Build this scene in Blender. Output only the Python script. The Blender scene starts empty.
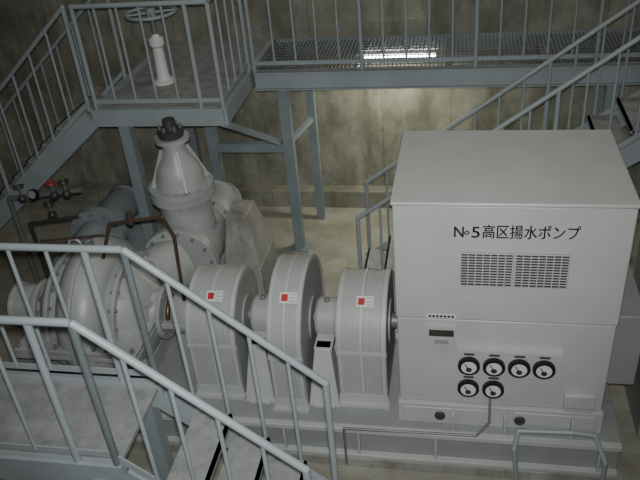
import bpy, bmesh, math, random
from mathutils import Vector, Matrix
random.seed(4)
S = bpy.context.scene
# ------------------------------------------------------------------ materials
def newmat(name):
    m = bpy.data.materials.new(name); m.use_nodes = True
    nt = m.node_tree; return m, nt, nt.nodes['Principled BSDF']
def paint(name, col, rough=0.45, var=0.12, metal=0.0, scale=3.0, bump=0.0):
    m, nt, p = newmat(name)
    tc = nt.nodes.new('ShaderNodeTexCoord'); n = nt.nodes.new('ShaderNodeTexNoise')
    n.inputs['Scale'].default_value = scale; n.inputs['Detail'].default_value = 6
    nt.links.new(tc.outputs['Object'], n.inputs['Vector'])
    r = nt.nodes.new('ShaderNodeValToRGB')
    r.color_ramp.elements[0].position = .3; r.color_ramp.elements[1].position = .7
    r.color_ramp.elements[0].color = (*[c*(1-var) for c in col], 1)
    r.color_ramp.elements[1].color = (*[min(1, c*(1+var*.5)) for c in col], 1)
    nt.links.new(n.outputs['Fac'], r.inputs['Fac']); nt.links.new(r.outputs['Color'], p.inputs['Base Color'])
    p.inputs['Roughness'].default_value = rough; p.inputs['Metallic'].default_value = metal
    if bump:
        n2 = nt.nodes.new('ShaderNodeTexNoise'); n2.inputs['Scale'].default_value = 60
        nt.links.new(tc.outputs['Object'], n2.inputs['Vector'])
        b = nt.nodes.new('ShaderNodeBump'); b.inputs['Strength'].default_value = bump; b.inputs['Distance'].default_value = .01
        nt.links.new(n2.outputs['Fac'], b.inputs['Height']); nt.links.new(b.outputs['Normal'], p.inputs['Normal'])
    return m
def concrete(name, c1, c2, joints=True, stain=(.10, .085, .06), smax=.75):
    m, nt, p = newmat(name); N = nt.nodes.new; L = nt.links.new
    tc = N('ShaderNodeTexCoord')
    n = N('ShaderNodeTexNoise'); n.inputs['Scale'].default_value = 1.3; n.inputs['Detail'].default_value = 11; n.inputs['Roughness'].default_value = .72
    L(tc.outputs['Object'], n.inputs['Vector'])
    r = N('ShaderNodeValToRGB'); r.color_ramp.elements[0].position = .38; r.color_ramp.elements[1].position = .63
    r.color_ramp.elements[0].color = (*c1, 1); r.color_ramp.elements[1].color = (*c2, 1)
    L(n.outputs['Fac'], r.inputs['Fac'])
    mp = N('ShaderNodeMapping'); mp.inputs['Scale'].default_value = (1.8, 1.8, .6)
    L(tc.outputs['Object'], mp.inputs['Vector'])
    n2 = N('ShaderNodeTexNoise'); n2.inputs['Scale'].default_value = 1.5; n2.inputs['Detail'].default_value = 8; n2.inputs['Roughness'].default_value = .68
    L(mp.outputs['Vector'], n2.inputs['Vector'])
    r2 = N('ShaderNodeValToRGB'); r2.color_ramp.elements[0].position = .46; r2.color_ramp.elements[1].position = .68
    r2.color_ramp.elements[0].color = (0, 0, 0, 1); r2.color_ramp.elements[1].color = (smax, smax, smax, 1)
    L(n2.outputs['Fac'], r2.inputs['Fac'])
    mx = N('ShaderNodeMixRGB'); mx.inputs['Color2'].default_value = (*stain, 1)
    L(r2.outputs['Color'], mx.inputs['Fac']); L(r.outputs['Color'], mx.inputs['Color1'])
    out = mx.outputs['Color']
    if joints:
        sx = N('ShaderNodeSeparateXYZ'); L(tc.outputs['Object'], sx.inputs['Vector'])
        add = N('ShaderNodeMath'); add.operation = 'ADD'; L(sx.outputs['X'], add.inputs[0]); L(sx.outputs['Y'], add.inputs[1])
        cb = N('ShaderNodeCombineXYZ'); L(add.outputs[0], cb.inputs['X']); L(sx.outputs['Z'], cb.inputs['Y'])
        bt = N('ShaderNodeTexBrick'); bt.offset = 0; bt.inputs['Scale'].default_value = 1
        bt.inputs['Brick Width'].default_value = .9; bt.inputs['Row Height'].default_value = 1.8
        bt.inputs['Mortar Size'].default_value = .01; bt.inputs['Mortar Smooth'].default_value = .9
        L(cb.outputs['Vector'], bt.inputs['Vector'])
        m2 = N('ShaderNodeMixRGB'); m2.blend_type = 'MULTIPLY'; m2.inputs['Color2'].default_value = (.7, .68, .65, 1)
        L(bt.outputs['Fac'], m2.inputs['Fac']); L(out, m2.inputs['Color1']); out = m2.outputs['Color']
    L(out, p.inputs['Base Color']); p.inputs['Roughness'].default_value = .85
    b = N('ShaderNodeBump'); b.inputs['Strength'].default_value = .3; b.inputs['Distance'].default_value = .02
    n3 = N('ShaderNodeTexNoise'); n3.inputs['Scale'].default_value = 14; n3.inputs['Detail'].default_value = 6
    L(tc.outputs['Object'], n3.inputs['Vector']); L(n3.outputs['Fac'], b.inputs['Height']); L(b.outputs['Normal'], p.inputs['Normal'])
    return m
def emit(name, col, s):
    m, nt, p = newmat(name); p.inputs['Emission Color'].default_value = (*col, 1); p.inputs['Emission Strength'].default_value = s
    return m
M = dict(
 grey=paint('equipment_grey', (.445, .465, .45), .42, .07), greyd=paint('equipment_grey_dark', (.28, .295, .285)),  # greyd: darker grey for base frame, cabinet and small fittings
 cast=paint('cast_grey', (.35, .365, .355), .38, .18, bump=.2),
 rail=paint('rail_paint', (.29, .33, .345), .45, .1), frame=paint('frame_paint', (.22, .26, .28), .5, .15),
 bluish=paint('dull_pipe', (.20, .225, .24), .5, .25),
 tread=paint('tread_plate', (.26, .268, .262), .6, .25, scale=9, bump=.5),
 black=paint('black', (.012, .012, .012), .4, 0), white=paint('white', (.64, .65, .63), .5, .03), red=paint('red', (.42, .03, .03), .5, .05),
 dark=paint('dark_metal', (.05, .05, .05), .4, .2), brass=paint('brass_pipe', (.13, .09, .065), .4, .3, .5),
 galv=paint('galvanised', (.22, .23, .23), .5, .2, .4),
 wall=concrete('concrete_wall', (.17, .172, .135), (.31, .305, .25), stain=(.09, .09, .066), smax=.85),
 floor=concrete('concrete_floor', (.26, .255, .205), (.36, .355, .30), False, (.18, .17, .12), .65),
 conc=concrete('concrete_block', (.25, .255, .235), (.36, .36, .33), False), ceil=concrete('concrete_ceiling', (.3, .3, .29), (.4, .4, .38)),
 perf=paint('fine_mesh_sheet', (.34, .355, .35), .5, .1, scale=5), lamp=emit('lamp_tube', (1, .98, .9), 30))
# ------------------------------------------------------------------ builder
class B:
    def __init__(s): s.bm = bmesh.new(); s.mats = []
    def mi(s, k):
        if k not in s.mats: s.mats.append(k)
        return s.mats.index(k)
    def _set(s, faces, k):
        i = s.mi(k)
        for f in faces: f.material_index = i
    def hexa(s, v8, k):
        vs = [s.bm.verts.new(v) for v in v8]
        F = [(0,3,2,1),(4,5,6,7),(0,1,5,4),(1,2,6,5),(2,3,7,6),(3,0,4,7)]
        s._set([s.bm.faces.new([vs[i] for i in f]) for f in F], k)
    def box(s, x0, x1, y0, y1, z0, z1, k):
        s.hexa([(x0,y0,z0),(x1,y0,z0),(x1,y1,z0),(x0,y1,z0),(x0,y0,z1),(x1,y0,z1),(x1,y1,z1),(x0,y1,z1)], k)
    def beam(s, p0, p1, w, h, k, up=(0,0,1)):
        p0, p1 = Vector(p0), Vector(p1); d = (p1-p0).normalized(); side = d.cross(Vector(up))
        if side.length < 1e-4: side = d.cross(Vector((0,1,0)))
        side.normalize(); u = side.cross(d).normalized(); a, b = side*w/2, u*h/2
        s.hexa([p0-a-b, p0+a-b, p1+a-b, p1-a-b, p0-a+b, p0+a+b, p1+a+b, p1-a+b], k)
    def lathe(s, o, ax, prof, k, seg=36):
        o, ax = Vector(o), Vector(ax).normalized()
        e1 = ax.orthogonal().normalized(); e2 = ax.cross(e1); rings = []
        for t, r in prof:
            r = max(r, 1e-4)
            rings.append([s.bm.verts.new(o+ax*t+(e1*math.cos(a)+e2*math.sin(a))*r) for a in [2*math.pi*i/seg for i in range(seg)]])
        fs = []
        for A, C in zip(rings, rings[1:]):
            for i in range(seg):
                j = (i+1) % seg; fs.append(s.bm.faces.new([A[i], A[j], C[j], C[i]]))
        fs.append(s.bm.faces.new(rings[0][::-1])); fs.append(s.bm.faces.new(rings[-1]))
        s._set(fs, k)
    def cyl(s, p0, p1, r, k, seg=16, r2=None):
        p0, p1 = Vector(p0), Vector(p1); L = (p1-p0).length
        s.lathe(p0, p1-p0, [(0, r), (L, r if r2 is None else r2)], k, seg)
    def ball(s, c, r, k, seg=12):
        n = 8; s.lathe(c, (0,0,1), [(-r*math.cos(math.pi*i/n), r*math.sin(math.pi*i/n)) for i in range(n+1)], k, seg)
    def tube(s, pts, r, k, seg=12):
        for a, b in zip(pts, pts[1:]): s.cyl(a, b, r, k, seg)
        for q in pts[1:-1]: s.ball(q, r*1.0, k, seg)
    def prism(s, prof, x0, x1, k, caps=True, closed=True):   # prof in (y,z)
        A = [s.bm.verts.new((x0, y, z)) for y, z in prof]; C = [s.bm.verts.new((x1, y, z)) for y, z in prof]; n = len(prof)
        fs = [s.bm.faces.new(A), s.bm.faces.new(C[::-1])] if caps else []
        for i in range(n if closed else n-1):
            j = (i+1) % n; fs.append(s.bm.faces.new([A[j], A[i], C[i], C[j]]))
        s._set(fs, k)
    def strip(s, pa, pb, x0, x1, k):   # hollow arch band between outer profile pa and inner pb
        n = len(pa)
        V = [[s.bm.verts.new((x, *q)) for q in p] for x in (x0, x1) for p in (pa, pb)]
        fs = []
        for i in range(n-1):
            for P, Q in ((0,1),(2,3),(0,2),(1,3)): fs.append(s.bm.faces.new([V[P][i], V[P][i+1], V[Q][i+1], V[Q][i]]))
        for i in (0, n-1): fs.append(s.bm.faces.new([V[0][i], V[1][i], V[3][i], V[2][i]]))
        s._set(fs, k)
    def torus(s, c, ax, R, r, k, seg=28, ms=8):
        c, ax = Vector(c), Vector(ax).normalized(); e1 = ax.orthogonal().normalized(); e2 = ax.cross(e1); rg = []
        for i in range(seg):
            a = 2*math.pi*i/seg; d = e1*math.cos(a)+e2*math.sin(a)
            rg.append([s.bm.verts.new(c+d*(R+r*math.cos(b))+ax*r*math.sin(b)) for b in [2*math.pi*j/ms for j in range(ms)]])
        fs = []
        for i in range(seg):
            A, C = rg[i], rg[(i+1) % seg]
            for j in range(ms):
                q = (j+1) % ms; fs.append(s.bm.faces.new([A[j], A[q], C[q], C[j]]))
        s._set(fs, k)
    def bolts(s, c, ax, R, n, r, l, k):
        c, ax = Vector(c), Vector(ax).normalized(); e1 = ax.orthogonal().normalized(); e2 = ax.cross(e1)
        for i in range(n):
            a = 2*math.pi*(i+.5)/n; p = c+(e1*math.cos(a)+e2*math.sin(a))*R; s.cyl(p-ax*l/2, p+ax*l/2, r, k, 6)
    def done(s, name, parent=None, bevel=0):
        bmesh.ops.recalc_face_normals(s.bm, faces=s.bm.faces[:])
        me = bpy.data.meshes.new(name); s.bm.to_mesh(me); s.bm.free()
        for k in s.mats: me.materials.append(M[k])
        me.shade_smooth(); me.set_sharp_from_angle(angle=math.radians(32))
        o = bpy.data.objects.new(name, me); S.collection.objects.link(o)
        if parent: o.parent = parent
        if bevel:
            b = o.modifiers.new('bevel', 'BEVEL'); b.width = bevel; b.segments = 2; b.limit_method = 'ANGLE'; b.angle_limit = math.radians(40)
        return o
def empty(name):
    e = bpy.data.objects.new(name, None); S.collection.objects.link(e); return e
# ------------------------------------------------------------------ room
YB = 9.1; XL, XR, YF, ZC = -8.2, 5.2, -1.6, 8.0
def room(name, *a):
    b = B(); b.box(*a); return b.done(name)
room('floor', XL-.2, XR+.2, YF-.2, YB+.2, -.2, 0, 'floor')
room('ceiling', XL-.2, XR+.2, YF-.2, YB+.2, ZC, ZC+.2, 'ceil')
room('wall_back', XL-.2, XR+.2, YB, YB+.2, 0, ZC, 'wall')
room('wall_left', XL-.2, XL, YF, YB, 0, ZC, 'wall')
room('wall_right', XR, XR+.2, YF, YB, 0, ZC, 'wall')
room('wall_front', XL-.2, XR+.2, YF-.2, YF, 0, ZC, 'wall')
b = B(); b.box(XL, XR, YB-.2, YB, 0, .25, 'wall'); b.done('baseboard_back')
# ------------------------------------------------------------------ railing helper (into builder)
def railing(b, p0, p1, h=1.08, r=.024, step=.25, k='rail', ends=(1, 1), low=.1):
    p0, p1 = Vector(p0), Vector(p1); up = Vector((0, 0, 1)); L = (Vector((p1.x-p0.x, p1.y-p0.y, 0))).length
    b.cyl(p0+up*h, p1+up*h, r, k, 12); b.ball(p0+up*h, r, k); b.ball(p1+up*h, r, k)
    n = max(1, round(L/step))
    if low: b.beam(p0+up*low, p1+up*low, .012, .045, k)
    for i in range(n+1):
        if (i == 0 and not ends[0]) or (i == n and not ends[1]): continue
        q = p0.lerp(p1, i/n); post = (i == 0 or i == n or i % 5 == 0)
        rr = r*.95 if post else r*.55
        b.cyl(q+up*(0 if post else low), q+up*h, rr, k, 10)
# ------------------------------------------------------------------ walkway at back
DZ = 2.4
b = B()
x0, x1, y0, y1 = -2.3, 5.1, 7.78, 9.05
b.box(x0, x1, y0, y0+.06, DZ-.2, DZ+.01, 'rail'); b.box(x0, x1, y0-.04, y0, DZ-.2, DZ-.185, 'rail'); b.box(x0, x1, y0-.04, y0, DZ-.005, DZ+.01, 'rail')
b.box(x0, x1, y1-.06, y1, DZ-.2, DZ, 'frame')
for x in [x0+.05+i*1.05 for i in range(7)]: b.box(x, x+.06, y0+.06, y1-.06, DZ-.18, DZ-.04, 'frame')
x = x0+.03
while x < x1: b.box(x, x+.006, y0+.06, y1-.06, DZ-.03, DZ, 'galv'); x += .045
y = y0+.12
while y < y1-.06: b.box(x0, x1, y, y+.008, DZ-.012, DZ-.001, 'galv'); y += .1
railing(b, (x0, y0+.03, DZ), (x1, y0+.03, DZ))
for x in (-2.0, 1.6, 4.6): b.box(x-.06, x+.06, y0+.0, y0+.12, 0, DZ-.2, 'frame'); b.box(x-.12, x+.12, y0-.06, y0+.18, 0, .02, 'frame')
for x in (-1.85, 1.6, 4.6): b.box(x-.05, x+.05, y1-.5, y1-.4, 0, DZ-.2, 'frame')
b.beam((-2.95, y0+.06, 1.45), (-2.0, y0+.06, 1.45), .09, .11, 'frame')
b.beam((-2.0, y0+.06, 1.5), (-1.85, y1-.45, 1.5), .06, .06, 'frame')
b.done('grating_walkway')
# lamp fixed below the grating
b = B(); b.box(-1.13, -.28, 8.47, 8.58, DZ-.13, DZ-.05, 'white'); b.cyl((-1.12, 8.42, DZ-.08), (-.28, 8.42, DZ-.08), .035, 'lamp', 10)
b.done('fluorescent_lamp')
# ------------------------------------------------------------------ valve landing
b = B(); lx0, lx1, ly0, ly1 = -3.8, -2.36, 6.72, 9.05
b.box(lx0, lx1, ly0, ly1, DZ-.03, DZ, 'tread')
for (xa, xb, ya, yb) in ((lx0, lx1, ly0-.03, ly0+.03), (lx0-.03, lx0+.03, ly0, ly1), (lx1-.03, lx1+.03, ly0, ly1)):
    b.box(xa, xb, ya, yb, DZ-.17, DZ+.02, 'rail')
b.box(lx0, lx1, 7.7, 7.78, DZ-.17, DZ-.03, 'frame')
for x, y in ((lx0+.3, ly0+.06), (lx0+.2, 8.8), (-2.95, 7.84)):
    b.box(x-.06, x+.06, y-.06, y+.06, 0, DZ-.1, 'frame'); b.box(x-.12, x+.12, y-.12, y+.12, 0, .02, 'frame')
b.beam((lx1-.02, ly0+.02, DZ-.17), (-2.1, 7.75, 1.55), .07, .07, 'frame')
railing(b, (lx0+.05, ly0, DZ), (lx1, ly0, DZ)); railing(b, (lx1, ly0, DZ), (lx1, 7.78, DZ), ends=(0, 1))
b.done('valve_landing')
# floor stand
b = B(); fx, fy = -3.3, 7.55; c = (fx, fy, DZ)
b.lathe(c, (0,0,1), [(0,.13),(.03,.13),(.04,.08),(.1,.07),(.4,.06),(.43,.085),(.5,.085),(.52,.05),(.55,.03)], 'white', 20)
b.cyl((fx, fy, DZ+.5), (fx, fy, DZ+1.05), .022, 'galv')
b.torus((fx, fy, DZ+.78), (0,0,1), .27, .018, 'rail')
for i in range(4):
    a = i*math.pi/2+.4; b.cyl((fx, fy, DZ+.78), (fx+.27*math.cos(a), fy+.27*math.sin(a), DZ+.78), .012, 'rail', 8)
b.cyl((fx, fy, DZ+.74), (fx, fy, DZ+.83), .05, 'rail')
b.done('handwheel_floor_stand')
# ------------------------------------------------------------------ stairs helper
def stairs(xt, zt, xb, zb, ya, yb, rail_x=None, step=.25, nt=None):
    b = B(); rise = zt-zb; n = nt or round(rise/.2); dx = (xb-xt)/n
    for y in (ya, yb): b.beam((xt, y, zt-.1), (xb, y, zb-.1+.12), .04, .2, 'rail')
    for i in range(1, n):
        x = xt+dx*i; z = zt-rise*i/n
        xs = sorted((x, x+dx*1.0))
        b.box(xs[0]-.01, xs[1]+.01, ya+.02, yb-.02, z-.03, z, 'tread')
        xn = x+dx; b.box(xn-.01, xn+.01, ya+.02, yb-.02, z-.06, z-.0, 'frame')
    xr = rail_x if rail_x is not None else xb
    zr = zt-rise*(xr-xt)/(xb-xt)
    for y in (ya, yb): railing(b, (xt, y, zt), (xr, y, zr), step=step, low=.08)
    return b
b = stairs(lx0-.04, DZ, lx0-2.84, 0, ly0, 7.7); b.done('steel_staircase')
b = stairs(2.1, DZ, -1.03, .12, 6.6, 7.4, nt=12)
b.box(-1.09, -.97, 6.6, 7.4, 0, .14, 'frame'); b.done('steel_staircase')
# foreground landing + stairs
H = 1.83; ya, yb = 2.655, 3.34
b = stairs(-1.93, H, .2, 0, ya, yb, rail_x=-.79)
b.box(-6.0, -1.93, ya, yb, H-.03, H, 'tread')
for y in (ya, yb): b.box(-6.0, -1.9, y-.03, y+.03, H-.18, H+.02, 'rail'); railing(b, (-5.98, y, H), (-1.93, y, H), low=.1)
for x in (-5.8, -2.05):
    for y in (ya, yb): b.box(x-.05, x+.05, y-.05, y+.05, 0, H-.1, 'frame')
b.done('access_stair_platform')
# ------------------------------------------------------------------ motor enclosure
mot = empty('motor_enclosure'); mx0, mx1, my0, my1, mz0, mz1 = -.45, 1.2, 4.5, 5.71, .67, 2.59
b = B(); b.box(mx0, mx1, my0, my1, 1.56, mz1-.02, 'grey'); b.box(mx0-.015, mx1+.015, my0-.015, my1+.015, mz1-.02, mz1+.01, 'grey')
b.box(mx0+.01, mx1-.01, my0+.015, my1, mz0, 1.55, 'grey'); b.done('shell', mot, .012)
b = B(); b.box(mx0+.0, mx1, my0-.02, my1+.05, .45, .67, 'grey')
b.box(mx0+.05, mx0+.75, my0-.035, my0-.02, .5, .64, 'grey'); b.box(mx1-.7, mx1-.05, my0-.035, my0-.02, .5, .64, 'grey')
for x in (-.1, .55): b.cyl((x, my0-.05, .56), (x, my0-.02, .56), .045, 'dark')
for x in (.0, .42, .95): b.box(x, x+.02, my0-.1, my0-.02, .45, .64, 'grey')
b.done('skid', mot, .006)
b = B()
for cx in (.225, .612):
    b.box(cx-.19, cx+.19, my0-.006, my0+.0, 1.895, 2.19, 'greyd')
    for i in range(12):
        z = 1.905+i*.0235
        b.box(cx-.183, cx+.183, my0-.010, my0-.006, z, z+.012, 'dark')
        b.hexa([(cx-.183,my0-.006,z+.012),(cx+.183,my0-.006,z+.012),(cx+.183,my0-.0,z+.012),(cx-.183,my0-.0,z+.012),(cx-.183,my0-.016,z+.018),(cx+.183,my0-.016,z+.018),(cx+.183,my0-.0,z+.0225),(cx-.183,my0-.0,z+.0225)], 'grey')
    for j in range(8):
        xx = cx-.186+j*.0525; b.box(xx-.003, xx+.003, my0-.017, my0-.006, 1.9, 2.185, 'grey')
b.done('vents', mot)
b = B()
b.box(-.207, .011, my0-.02, my0+.015, 1.30, 1.49, 'grey'); b.box(-.19, -.0, my0-.026, my0-.02, 1.41, 1.47, 'dark')
for i in range(3): b.box(-.18+i*.06, -.145+i*.06, my0-.03, my0-.02, 1.425, 1.455, 'brass')
b.box(-.15, -.04, my0-.024, my0-.02, 1.33, 1.37, 'greyd'); b.box(-.21, .015, my0-.004, my0+.002, 1.575, 1.61, 'white')
for i in range(7): b.box(-.195+i*.029, -.175+i*.029, my0-.006, my0-.004, 1.583, 1.602, 'black')
b.done('indicator', mot)
b = B(); b.box(.03, .83, my0-.045, my0+.015, 1.03, 1.29, 'grey'); b.box(.03, .46, my0-.045, my0+.015, .80, 1.03, 'grey')
for gx, gz in ((.123,1.15),(.316,1.15),(.508,1.15),(.695,1.15),(.124,.912),(.32,.912)):
    b.lathe((gx, my0-.045, gz), (0,-1,0), [(0,.086),(.03,.086),(.035,.072)], 'black', 28)
    b.cyl((gx, my0-.08, gz), (gx, my0-.083, gz), .06, 'white', 28)
    b.cyl((gx, my0-.084, gz-.02), (gx, my0-.086, gz-.02), .024, 'dark', 12)
    b.beam((gx, my0-.086, gz-.02), (gx-.03, my0-.086, gz+.04), .006, .008, 'black', up=(0,1,0))
    b.box(gx-.04, gx+.04, my0-.05, my0-.045, gz+.1, gz+.118, 'dark')
b.done('gauge_panel', mot, 0)
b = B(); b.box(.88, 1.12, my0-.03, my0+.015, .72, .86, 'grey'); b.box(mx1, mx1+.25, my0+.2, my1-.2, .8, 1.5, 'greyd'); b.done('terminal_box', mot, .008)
def lettering(body, xa, xb, z, sy, dz):
    for i, (ox, oz) in enumerate(((0,0),(.003,.002))):   # overprinted for slightly bold strokes
        cu = bpy.data.curves.new('title', 'FONT'); cu.body = body; cu.size = 1; cu.extrude = .004; cu.align_x = 'LEFT'
        cu.materials.append(M['black']); t = bpy.data.objects.new('title_lettering', cu); S.collection.objects.link(t)
        t.rotation_euler = (math.pi/2, 0, 0); t.parent = mot
        bpy.context.view_layer.update(); w = t.dimensions.x; k = (xb-xa)/w if w > .1 else .1; t.scale = (k, sy, k)
        t.location = (xa+ox-.002, my0-.003-i*.0003, z+oz+dz)
lettering('N', -.02, .046, 2.315, .13, 0); lettering('o', .056, .09, 2.315, .07, .022); lettering('5', .103, .158, 2.315, .13, 0)
lettering('高区揚水ポンプ', .18, .84, 2.32, .122, 0)
# base frame
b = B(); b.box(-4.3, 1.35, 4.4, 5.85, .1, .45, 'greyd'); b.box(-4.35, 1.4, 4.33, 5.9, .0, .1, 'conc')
b.box(-4.3, 1.35, 4.34, 4.4, .40, .45, 'grey'); b.box(-4.3, 1.35, 4.34, 4.4, .1, .14, 'grey')
for i in range(9): b.box(-4.1+i*.66, -4.08+i*.66, 4.35, 4.4, .14, .40, 'grey')
b.done('base_frame', None, .005)
# ------------------------------------------------------------------ guards
def arch(y, z0, R, zb, n=28):
    return [(y-R, zb)]+[(y-R*math.cos(math.pi*i/n), z0+R*math.sin(math.pi*i/n)) for i in range(n+1)]+[(y+R, zb)]
def guard(xa, xb, R, zb, big=False):
    b = B(); Z0 = 1.048; b.prism(arch(5.1, Z0, R, zb), xa, xb, 'perf')
    # fine wire ribs of the mesh running round the arch
    x = xa+.04
    while x < xb-.04:
        b.strip(arch(5.1, Z0, R+.004, zb), arch(5.1, Z0, R-.004, zb), x-.003, x+.003, 'grey'); x += .022
    for x, w in ((xa, .03), (xb-.03, .03), ((xa+xb)/2-.012, .024)):
        b.strip(arch(5.1, Z0, R+.010, zb), arch(5.1, Z0, R-.006, zb), x-.002, x+w+.002, 'grey')
    for x in (xa-.006, xb-.002): b.strip(arch(5.1, Z0, R+.010, zb), arch(5.1, Z0, R-.03, zb), x, x+.008, 'grey')
    b.box(xa-.02, xb+.02, 5.1-R-.05, 5.1-R+.03, zb, zb+.03, 'grey'); b.box(xa-.02, xb+.02, 5.1+R-.03, 5.1+R+.05, zb, zb+.03, 'grey')
    b.box(xa-.01, xb+.01, 5.1-R-.016, 5.1-R, 1.02, 1.05, 'grey'); b.box(xa-.01, xb+.01, 5.1-R-.012, 5.1-R, zb, zb+.12, 'grey')
    for s, x in ((-1, xa), (1, xb)): b.lathe((x, 5.1, Z0), (s,0,0), [(0,.2),(.015,.2),(.02,.12)], 'greyd', 28)
    m = (xa+xb)/2
    ang = math.radians(57 if not big else 54); n = Vector((0, -math.cos(ang), math.sin(ang))); c = Vector((m, 5.1, Z0))+n*(R+.014)
    c.x += .03; u = Vector((1,0,0))
    b.beam(c-u*.075, c+u*.075, .10, .004, 'white', up=n); c2 = c+n*.003
    b.beam(c2-u*.06, c2-u*.005, .06, .004, 'red', up=n)
    for i in range(3):
        c3 = c2+n.cross(u)*(.03-.03*i); b.beam(c3+u*.01, c3+u*.065, .006, .003, 'greyd', up=n)
    return b.done('coupling_guard')
guard(-2.30, -1.87, .45, .45); guard(-1.54, -1.26, .56, .45, True); guard(-.97, -.56, .45, .45)
def pedestal(x):
    b = B()
    for y in (4.78, 5.38):
        b.hexa([(x-.14,y-.2,.45),(x+.14,y-.2,.45),(x+.14,y+.14,.45),(x-.14,y+.14,.45),(x-.07,y-.06,1.0),(x+.07,y-.06,1.0),(x+.07,y+.06,1.0),(x-.07,y+.06,1.0)], 'grey')
    b.box(x-.10, x+.10, 4.56, 5.58, .45, .49, 'grey'); b.box(x-.08, x+.08, 4.74, 5.42, .92, 1.0, 'grey')
    b.lathe((x-.1, 5.1, 1.05), (1,0,0), [(0,.1),(.0,.17),(.03,.19),(.17,.19),(.2,.17),(.2,.1)], 'cast', 28)
    b.cyl((x, 5.1, 1.2), (x, 5.1, 1.27), .024, 'galv')
    return b.done('bearing_pedestal', None, .008)
pedestal(-1.705); pedestal(-1.115)
b = B(); b.cyl((-2.5, 5.1, 1.048), (-.46, 5.1, 1.048), .07, 'galv', 20); b.done('drive_shaft')
# ------------------------------------------------------------------ pump
b = B(); Z = 1.05; px = -3.27
b.lathe((px, 5.1, Z), (1,0,0), [(-.22,.45),(-.21,.55),(-.18,.62),(-.12,.67),(-.045,.70),(.045,.70),(.12,.67),(.18,.62),(.21,.55),(.22,.45)], 'cast', 56)
b.lathe((px, 5.1, Z), (1,0,0), [(-.018,.68),(-.018,.73),(.018,.73),(.018,.68)], 'cast', 56)
for sgn in (-1, 1):
    b.lathe((px, 5.1, Z), (sgn,0,0), [(.18,.48),(.26,.50),(.30,.50),(.30,.56),(.34,.56),(.34,.50),(.42,.45),(.49,.35),(.53,.24),(.60,.2),(.60,.27),(.64,.27),(.64,.14),(.7,.13),(.72,.2),(.74,.21),(.88,.21),(.88,.23),(.91,.23),(.91,.16),(.95,.1),(.97,.06)], 'cast', 40)
    b.bolts((px+sgn*.32, 5.1, Z), (1,0,0), .53, 20, .016, .09, 'galv')
    b.bolts((px+sgn*.62, 5.1, Z), (1,0,0), .235, 8, .015, .07, 'galv')
    b.torus((px+sgn*.67, 5.1, Z), (1,0,0), .14, .025, 'brass', 24)
    for a in (10, 50, 90, 130, 170):
        A = math.radians(a); b.beam((px+sgn*.34, 5.1-.50*math.cos(A), Z+.50*math.sin(A)), (px+sgn*.56, 5.1-.25*math.cos(A), Z+.25*math.sin(A)), .03, .05, 'cast')
b.box(px-.58, px+.58, 4.40, 5.80, Z-.05, Z-.005, 'cast'); b.box(px-.58, px+.58, 4.40, 5.80, Z+.005, Z+.05, 'cast')
b.box(px-.9, px+.9, 4.88, 5.32, Z-.04, Z+.01, 'cast')
for i in range(10):
    x = px-.54+i*.12; b.cyl((x, 4.44, Z-.08), (x, 4.44, Z+.09), .02, 'galv', 6)
b.box(px-.45, px+.45, 4.6, 5.6, .45, .62, 'cast')
for sgn in (-1, 1): b.box(px+sgn*.8-.08, px+sgn*.8+.08, 4.95, 5.25, .45, .88, 'cast')
b.cyl((px, 5.1, 1.74), (px, 5.1, 1.84), .05, 'galv'); b.torus((px-.13, 5.1, 1.77), (0,1,0), .06, .014, 'cast')
b.cyl((px+.1, 5.3, Z), (-2.75, 5.82, 1.12), .31, 'cast', 32, .29)
b.lathe((-2.75, 5.78, 1.12), (0,1,0), [(0,.29),(0,.39),(.05,.39),(.05,.29)], 'cast', 36); b.bolts((-2.75, 5.8, 1.12), (0,1,0), .35, 14, .018, .1, 'galv')
b.cyl((px-.1, 5.3, Z), (-3.85, 5.62, 1.13), .25, 'cast', 32, .2)
b.done('double_suction_pump', None, .006)
b = B(); b.tube([(-3.1,5.0,1.70),(-2.95,5.0,2.06),(-2.45,5.0,2.14),(-2.38,5.0,1.95),(-2.42,5.0,1.26)], .016, 'brass')
b.cyl((-2.75,5.0,2.06),(-2.75,5.0,2.18), .024, 'brass'); b.tube([(-3.68,4.95,1.45),(-3.62,4.95,1.9),(-3.02,4.99,1.95)], .011, 'brass')
b.done('seal_water_pipe')
# ------------------------------------------------------------------ gate valve
b = B(); vx, vy, vz = -2.75, 6.2, 1.12
b.lathe((vx, 5.83, vz), (0,1,0), [(0,.25),(0,.39),(.05,.39),(.05,.30),(.15,.31),(.25,.34),(.49,.34),(.6,.31),(.69,.30),(.69,.39),(.74,.39),(.74,.25)], 'cast', 40)
b.bolts((vx, 5.86, vz), (0,1,0), .35, 14, .018, .1, 'galv'); b.bolts((vx, 6.54, vz), (0,1,0), .35, 14, .018, .1, 'galv')
b.lathe((vx, vy, 0), (0,0,1), [(1.2,.30),(1.45,.27),(1.6,.26),(1.7,.27),(1.7,.33),(1.76,.33),(1.765,.315),(1.77,.33),(1.83,.33),(1.83,.25),(1.92,.245),(2.04,.21),(2.14,.14),(2.2,.12),(2.3,.11),(2.3,.17),(2.34,.17),(2.34,.1)], 'cast', 40)
b.bolts((vx, vy, 1.765), (0,0,1), .305, 16, .015, .17, 'greyd')
for a in (0, 90, 180, 270):
    A = math.radians(a+30); b.beam((vx+.28*math.cos(A), vy+.28*math.sin(A), 1.84), (vx+.12*math.cos(A), vy+.12*math.sin(A), 2.22), .025, .05, 'cast')
b.lathe((vx, vy, 0), (0,0,1), [(2.34,.12),(2.38,.13),(2.42,.13),(2.42,.07),(2.52,.06)], 'dark', 20)
b.bolts((vx, vy, 2.42), (0,0,1), .1, 6, .016, .08, 'galv')
b.done('gate_valve')
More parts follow.
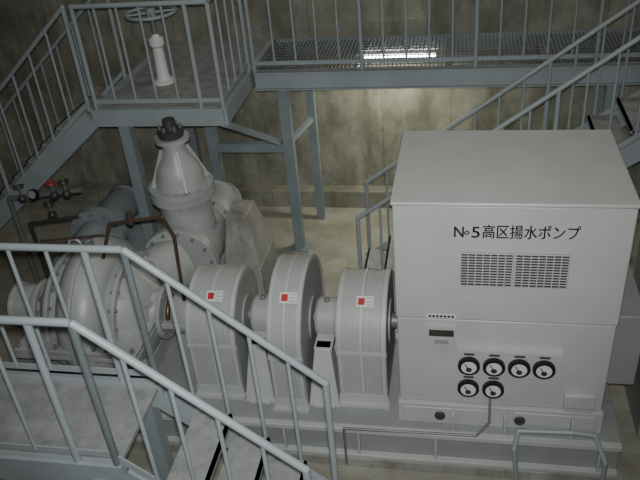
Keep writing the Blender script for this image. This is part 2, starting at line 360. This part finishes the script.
b = B(); b.lathe((vx, 6.58, vz), (0,1,0), [(0,.25),(0,.39),(.05,.39),(.05,.27),(.45,.27)], 'cast', 36)
b.cyl((vx, 7.02, vz), (vx, 7.2, vz-.1), .27, 'cast', 32); b.ball((vx, 7.14, vz-.1), .275, 'cast', 32); b.cyl((vx, 7.14, vz-.1), (vx, 7.14, 0), .27, 'cast', 32); b.done('discharge_pipe')
b = B()
b.box(-2.40, -2.0, 6.05, 6.7, 0, .9, 'conc'); b.hexa([(-2.40,6.05,.9),(-2.0,6.05,.9),(-2.0,6.7,.9),(-2.40,6.7,.9),(-2.34,6.2,1.45),(-2.12,6.2,1.45),(-2.12,6.55,1.45),(-2.34,6.55,1.45)], 'conc')
b.done('concrete_pipe_support', None, .02)
b = B(); sx = -3.85
b.lathe((sx, 5.62, 1.15), (0,1,0), [(0,.2),(.6,.2),(.6,.31),(.65,.31),(.66,.31),(.71,.31),(.71,.2),(1.2,.2),(1.35,.2)], 'bluish', 36)
b.cyl((sx, 6.97, 1.15), (sx, 7.15, 1.05), .2, 'bluish', 28); b.ball((sx, 7.12, 1.03), .2, 'bluish', 28); b.cyl((sx, 7.13, 1.05), (sx, 7.13, 0), .2, 'bluish', 28)
b.bolts((sx, 6.275, 1.15), (0,1,0), .27, 12, .016, .16, 'galv')
b.done('suction_pipe')
b = B()
b.tube([(-4.9,6.4,0.0),(-4.9,6.4,1.5),(-4.0,6.4,1.62)], .03, 'galv'); b.tube([(-4.6,6.2,0.0),(-4.6,6.2,1.3),(-4.0,6.2,1.4)], .022, 'dark')
for x, z, k in ((-4.7,1.53,'dark'),(-4.3,1.58,'red'),(-4.4,1.33,'dark'),(-4.15,1.6,'dark')):
    b.ball((x,6.35,z), .05, 'dark'); b.cyl((x,6.35,z),(x,6.35,z+.15), .014, 'galv'); b.torus((x,6.35,z+.15),(0,0,1), .05, .011, k, 16)
b.lathe((-4.5,6.3,1.62),(0,-1,.3),[(0,.06),(.04,.06)],'black',20); b.cyl((-4.5,6.255,1.637),(-4.5,6.25,1.638),.045,'greyd',20)
b.done('small_bore_valve_manifold')
# conduits
b = B(); b.tube([(.55,4.25,.03),(.5,4.25,.45),(.53,4.31,.6),(.95,4.31,.62),(1.12,4.31,.6),(1.2,4.2,.42),(1.2,4.2,.06),(.62,4.2,.06)], .02, 'rail')
b.tube([(-.9,4.3,.06),(-.9,4.3,.5),(.2,4.32,.5),(.3,4.36,.62),(.3,4.44,.82)], .011, 'galv'); b.ball((.55,4.25,.04),.035,'dark'); b.done('cable_conduit')
# right cabinet
b = B(); b.box(1.62, 2.6, 4.9, 5.9, .0, 2.1, 'greyd'); b.box(1.6, 2.62, 4.88, 5.92, 2.1, 2.14, 'greyd'); b.box(1.7, 2.5, 4.88, 4.9, .3, 2.0, 'greyd'); b.cyl((1.78,4.84,1.1),(1.78,4.88,1.1),.03,'black'); b.done('control_cabinet', None, .01)
# ------------------------------------------------------------------ lights
def area(name, loc, size, e, rot=(0,0,0), col=(1,1,1)):
    l = bpy.data.lights.new(name, 'AREA'); l.shape = 'RECTANGLE'; l.size, l.size_y = size; l.energy = e; l.color = col
    o = bpy.data.objects.new(name, l); o.location = loc; o.rotation_euler = rot; S.collection.objects.link(o); return o
area('ceiling_light', (-1, 2.2, 7.9), (5, .6), 42, col=(1, .98, .92)); area('ceiling_light', (0, 8.0, 7.9), (5, .4), 60, col=(1, .93, .86))
area('walkway_lamp_light', (-.7, 8.5, DZ-.2), (.8, .06), 22, col=(1, .97, .76))
C = Vector((0, 0, 5.15)); right = Vector((.983, .1655, -.080)).normalized(); back = Vector((.183, -.828, .531)).normalized()
up = back.cross(right).normalized(); right = up.cross(back)
l = bpy.data.lights.new('camera_flash', 'SPOT'); l.energy = 1120; l.spot_size = math.radians(78); l.spot_blend = 1.0; l.shadow_soft_size = .04; l.color = (.985, 1, .985)
fo = bpy.data.objects.new('camera_flash', l); S.collection.objects.link(fo)
R = Matrix((right, up, back)).transposed().to_4x4()
fo.matrix_world = Matrix.Translation(C+up*.08) @ R
w = bpy.data.worlds.new('world'); S.world = w; w.use_nodes = True; w.node_tree.nodes['Background'].inputs[0].default_value = (.6, .65, .7, 1); w.node_tree.nodes['Background'].inputs[1].default_value = .3
cd = bpy.data.cameras.new('camera'); cd.sensor_width = 36; cd.lens = 36*730/640; cd.clip_start = .05
co = bpy.data.objects.new('camera', cd); S.collection.objects.link(co); co.matrix_world = Matrix.Translation(C) @ R; S.camera = co
